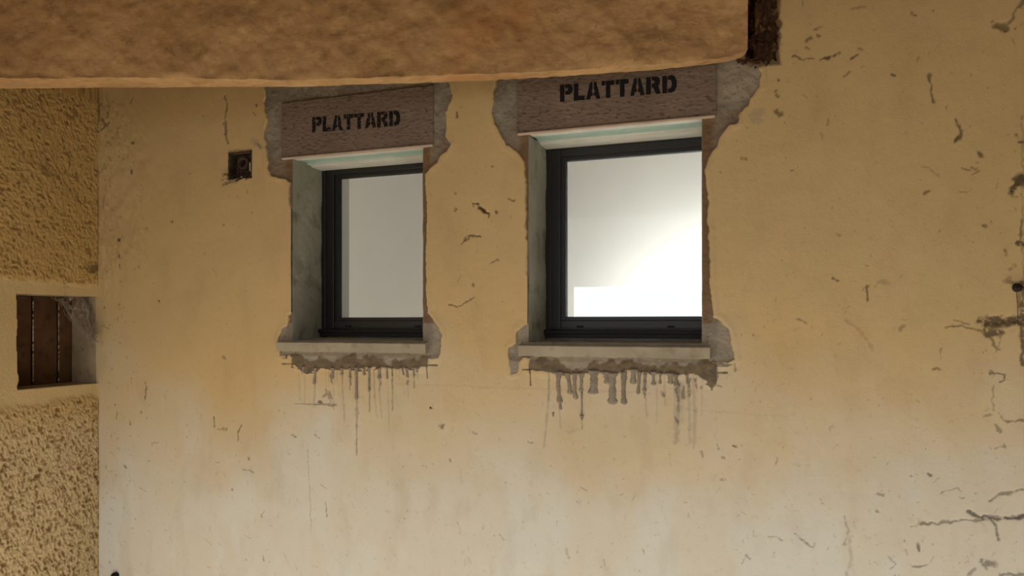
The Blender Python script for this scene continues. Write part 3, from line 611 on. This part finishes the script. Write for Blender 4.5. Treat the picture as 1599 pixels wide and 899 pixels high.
# ------------------------------------------------------------ timber beam
FRONT = [(-60, 122), (0, 122), (100, 122), (200, 121), (300, 122), (400, 124), (480, 125), (560, 122), (640, 119), (720, 116), (800, 114), (900, 109), (1000, 102), (1060, 98), (1110, 93), (1140, 88), (1162, 80), (1168, 76)]
BACK = [(-60, 145), (0, 144), (100, 142), (200, 141), (300, 139), (400, 138), (480, 137), (560, 133), (640, 131), (720, 128), (800, 124), (900, 118), (1000, 111), (1060, 106), (1110, 100), (1140, 96), (1162, 90), (1168, 88)]
A_ = (-.157, -.05); SL = .2774
bm = bmesh.new(); prev = None; sections = []
fx = [p[0] for p in FRONT]
for px_ in np.linspace(-60, 1168, 300):
    fy = float(np.interp(px_, fx, [p[1] for p in FRONT])) + (float(vn(px_, 0, 14, 3)) - .5) * 2.4
    byy = float(np.interp(px_, fx, [p[1] for p in BACK])) + (float(vn(px_, 0, 9, 4)) - .5) * 1.6
    dx, dy, s = ray(px_, fy); k = (CAMD + A_[1] - A_[0] * SL) / (dy - dx * SL); x, y = dx * k, dy * k - CAMD; z = CAMZ + s * k
    s2 = (505 - byy) / F; k2 = (z - .002 - CAMZ) / s2; yb = dy * k2 - CAMD
    th = max(.035, yb - y)
    nrm = Vector((-SL, 1, 0)).normalized()
    prof = []
    NV = 40
    for j in range(NV + 1):
        zz = z + (2.72 - z) * j / NV; u = j / NV
        off = (float(fbm(x, zz, .12, 66, 4)) - .5) * .020 + (float(fbm(x, zz, .03, 68, 3)) - .5) * .005
        if j == 0: off = .004
        prof.append(Vector((x, y, zz)) + nrm * (off if j else .0))
    prof = prof[::-1]
    nb = Vector((x, y, z)) + nrm * th * .5; prof.append(nb + Vector((0, 0, -.003)))
    b0 = Vector((x, y, z - .002)) + nrm * th; prof.append(b0); prof.append(Vector((b0.x, b0.y, 2.72)))
    sections.append([bm.verts.new(p) for p in prof])
for A, B in zip(sections, sections[1:]):
    for k in range(len(A)): bm.faces.new((A[k], A[(k + 1) % len(A)], B[(k + 1) % len(A)], B[k]))
bm.faces.new(sections[0]); bm.faces.new(sections[-1][::-1])
bmm = frombm('timber_beam', bm, MBEAM, None, True)
mm = bmm.modifiers.new('e', 'EDGE_SPLIT'); mm.split_angle = math.radians(45)
tag(bmm, 'large weathered brown beam running across the top above both windows', 'beam')
# pocket in the wall at the beam's right end, with a crusty post stub
bm = bmesh.new()
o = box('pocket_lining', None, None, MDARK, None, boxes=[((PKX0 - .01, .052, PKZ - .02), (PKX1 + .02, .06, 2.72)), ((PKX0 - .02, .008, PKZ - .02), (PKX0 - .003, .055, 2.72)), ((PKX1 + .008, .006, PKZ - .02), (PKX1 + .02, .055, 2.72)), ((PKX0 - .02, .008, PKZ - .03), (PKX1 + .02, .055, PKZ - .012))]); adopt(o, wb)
g1 = np.arange(W(1178, 60)[0], PKX1 + .006, .002); g2 = np.arange(PKZ - .012, 2.72, .003)
x, z = np.meshgrid(g1, g2, indexing='ij'); y = .012 + (fbm(x, z * .6, .03, 91, 5) - .5) * .036 + .012 * (vn(x, z * .2, .006, 92) - .5)
o = link('post_stub', gridmesh('post_stub', np.stack([x, y, z], -1), np.ones((len(g1) - 1, len(g2) - 1), bool)), MDARK)
m = o.modifiers.new('s', 'SOLIDIFY'); m.thickness = .03; m.offset = -1
tag(o, 'dark brown crusty wooden post end set in the wall at the beam end', 'post')
# crumbs of dark debris under the pocket
bm = bmesh.new()
for k in range(46):
    cx, cz = W(random.gauss(1168, 14), random.gauss(97, 2.5)); r = random.uniform(.002, .006)
    m4 = bmesh.ops.create_icosphere(bm, subdivisions=1, radius=r)
    for v in m4['verts']: v.co = Vector((v.co.x * random.uniform(.8, 1.8) + cx, v.co.y * .8 - .004, v.co.z * random.uniform(.5, 1.1) + cz)) + Vector([random.uniform(-1, 1) * r * .3 for _ in range(3)])
o = frombm('loose_debris', bm, MDARK); tag(o, 'dark crumbling debris clinging under the right end of the beam', 'debris', kind='stuff')

# ------------------------------------------------------------ recessed junction box
x0, z0, x1, z1 = BOXR; d = .045
jb = empty('junction_box', ((x0 + x1) / 2, .02, z0)); tag(jb, 'small open square junction box recessed in the wall left of the left window', 'junction box')
t = .003
box('casing', None, None, MBOX, jb, 0, [((x0 - t, -.001, z0 - t), (x0 + t, d, z1 + t)), ((x1 - t, -.001, z0 - t), (x1 + t, d, z1 + t)), ((x0, -.001, z0 - t), (x1, d, z0 + t)), ((x0, -.001, z1 - t), (x1, d, z1 + t)), ((x0, d - .003, z0), (x1, d, z1))])
bm = bmesh.new(); cx, cz = x0 + (x1 - x0) * .52, z0 + (z1 - z0) * .62
for k in range(28):
    a0 = 2 * math.pi * k / 28; a1 = 2 * math.pi * (k + 1) / 28
    def R_(a, r, y): rr = r * (1 + .06 * math.sin(3 * a)); return bm.verts.new((cx + rr * math.cos(a), y, cz + rr * math.sin(a)))
    for (ra, ya, rb, yb2) in ((.017, .010, .024, .010), (.024, .010, .024, .043), (.017, .010, .017, .043)):
        bm.faces.new((R_(a0, ra, ya), R_(a1, ra, ya), R_(a1, rb, yb2), R_(a0, rb, yb2)))
bmesh.ops.remove_doubles(bm, verts=bm.verts, dist=1e-5)
frombm('conduit_end', bm, MBOX, jb, True)
box('broken_flap', (x1 - .014, .004, z0 + .028), (x1 - .006, .03, z0 + .062), MSPLIN, jb, .001)
bm = bmesh.new()
for k in range(60):
    p = Vector((random.uniform(x0 - .004, x1 - .005), random.uniform(-.012, .004), random.uniform(z0 - .006, z0 + .022)))
    q = p + Vector((random.uniform(-.034, .014), random.uniform(-.006, .004), random.uniform(-.014, .004)))
    tube(bm, [p, (p + q) / 2 + Vector((0, 0, .003)), q], [.0016, .0012, .0003], 4)
frombm('fibre_tuft', bm, MIRON, jb)
bm = bmesh.new()
for (p, q) in (((381, 276), (362, 284)), ((384, 279), (372, 285)), ((380, 279), (366, 288))):
    a2, b2 = W(*p), W(*q); tube(bm, [(a2[0], -.004, a2[1]), (b2[0], -.010, b2[1])], [.0030, .0008], 4)
frombm('splinters', bm, MSPLIN, jb)

# ------------------------------------------------------------ niche boards and cobweb
bd = [(-.365, -.193), (-.187, -.074), (-.068, -.003)]
bl = ["leftmost dark brown board at the back of the wall niche", "middle dark brown board at the back of the wall niche, between two dusty joints", "rightmost dark brown board at the back of the wall niche, beside the cobweb"]
for (u0, u1), lb in zip(bd, bl):
    g1 = np.linspace(u0, u1, 24); g2 = np.arange(NZ0 + .003, NZ1 - .003, .004); y, z = np.meshgrid(g1, g2, indexing='ij')
    uu = (y - u0) / (u1 - u0); x = XL - .150 + (fbm(y, z * .15, .02, int(u0 * -1000), 3) - .5) * .006 - .006 * (2 * uu - 1) ** 6
    o = link('wooden_board', gridmesh('wooden_board', np.stack([x, y, z], -1), np.ones((23, len(g2) - 1), bool)), MBRD)
    m = o.modifiers.new('s', 'SOLIDIFY'); m.thickness = .018; m.offset = -1
    tag(o, lb, 'board', 'boards at the back of the niche')
bm = bmesh.new()      # pale dusty mortar lines in the board joints
for yy in (-.190, -.071):
    for k in range(60):
        zz = random.uniform(NZ0 + .01, NZ1 - .01); r = random.uniform(.0015, .004)
        m4 = bmesh.ops.create_icosphere(bm, subdivisions=1, radius=r)
        for v in m4['verts']: v.co = Vector((v.co.x + XL - .150, v.co.y + yy + random.uniform(-.002, .002) * 0, v.co.z * 2.2 + zz))
o = frombm('dust_clumps', bm, MNICHE); tag(o, 'crumbly pale dust caught in the joints of the niche boards', 'dust', kind='stuff')
web = empty('cobweb', (XL - .02, -.05, NZ1)); tag(web, 'thick grey dusty cobweb hanging in the upper right corner of the niche', 'cobweb', kind='stuff')
def wp(px_, py_, X): y, z = LW(px_, py_, X); return Vector((X, y, z))
spine = [wp(80, 462, XL - .12), wp(98, 472, XL - .10), wp(108, 492, XL - .07), wp(122, 506, XL - .045), wp(134, 518, XL - .02), wp(143, 524, XL + .004), wp(152, 518, XL + .012)]
spine2 = [wp(108, 461, XL - .10), wp(126, 463, XL - .08), wp(138, 476, XL - .05), wp(143, 496, XL - .03), wp(147, 518, XL + .004)]
tuft = [Vector((XL + .004, -.006, NZ0 + .21)), Vector((XL + .02, -.012, NZ0 + .235)), Vector((XL + .045, -.008, NZ0 + .26))]
bm = bmesh.new(); n = 34; rows = []
def along(sp, u):
    u *= len(sp) - 1; i = min(int(u), len(sp) - 2); return sp[i].lerp(sp[i + 1], u - i)
for i in range(n + 1):
    p, q = along(spine, i / n), along(spine2, i / n); row = []
    for j in range(13):
        c = p.lerp(q, j / 12); c += Vector((math.sin(j * 1.3 + i * .35) * .006, 0, -.012 * math.sin(math.pi * j / 12) + .003 * math.sin(i * 1.7)))
        c.y = min(c.y, -.003); row.append(bm.verts.new(c))
    rows.append(row)
for A, B in zip(rows, rows[1:]):
    for j in range(12): bm.faces.new((A[j], A[j + 1], B[j + 1], B[j]))
frombm('web_sheet', bm, MWSH, web, True)
bm = bmesh.new()
for k in range(120):
    sp = random.choice((spine, spine2)); u = random.random() * .8; L = random.uniform(.1, .25); off = Vector([random.gauss(0, .008) for _ in range(3)])
    ps = [along(sp, min(1, u + L * i / 6)) + off * (1 + .4 * math.sin(i)) for i in range(7)]
    for p in ps: p.y = min(p.y, -.002); p.z = min(p.z, NZ1 - .002)
    tube(bm, ps, random.uniform(.0005, .0013), 4)
for k in range(70):
    c = wp(random.uniform(136, 150), random.uniform(508, 530), XL + .012); c.y = min(c.y, -.004)
    e = Vector((c.x + random.uniform(0, .055), c.y + random.uniform(-.012, .004), c.z + random.uniform(-.03, .045))); e.y = min(e.y, -.002)
    mid = (c + e) / 2 + Vector((0, -.002, -.008)); tube(bm, [c, mid, e], [.0012, .0009, .0003], 4)
frombm('web_strands', bm, MWEBS, web)

# ------------------------------------------------------------ hook at the right edge, rubber stub low left
hx, hz = W(1589, 449)
hk = empty('iron_hook', (hx, -.002, hz)); tag(hk, 'round rusty iron wall hook with a hanging wire at the right edge', 'hook')
bm = bmesh.new(); tube(bm, [(hx, .004, hz), (hx, -.006, hz), (hx, -.010, hz)], [.013, .012, .008], 18); frombm('plate', bm, MIRON, hk, True)
bm = bmesh.new(); tube(bm, [(hx, -.006, hz), (hx + .001, -.03, hz), (hx + .010, -.038, hz - .002), (hx + .022, -.032, hz + .002), (hx + .024, -.024, hz + .010)], .0035, 8); frombm('hook', bm, MIRON, hk, True)
bm = bmesh.new(); tube(bm, [(hx - .004, -.008, hz - .010), (hx, -.004, hz - .045), (hx + .001, -.003, hz - .10)], .0008, 5); frombm('wire', bm, MIRON, hk)
kx, kz = W(182, 898)
bm = bmesh.new(); tube(bm, [(kx, .006, kz), (kx, -.006, kz), (kx - .001, -.016, kz), (kx - .001, -.020, kz)], [.014, .016, .013, .006], 18)
o = frombm('rubber_plug', bm, MGASK, None, True); tag(o, 'black round rubber plug low on the wall near the left corner', 'plug')
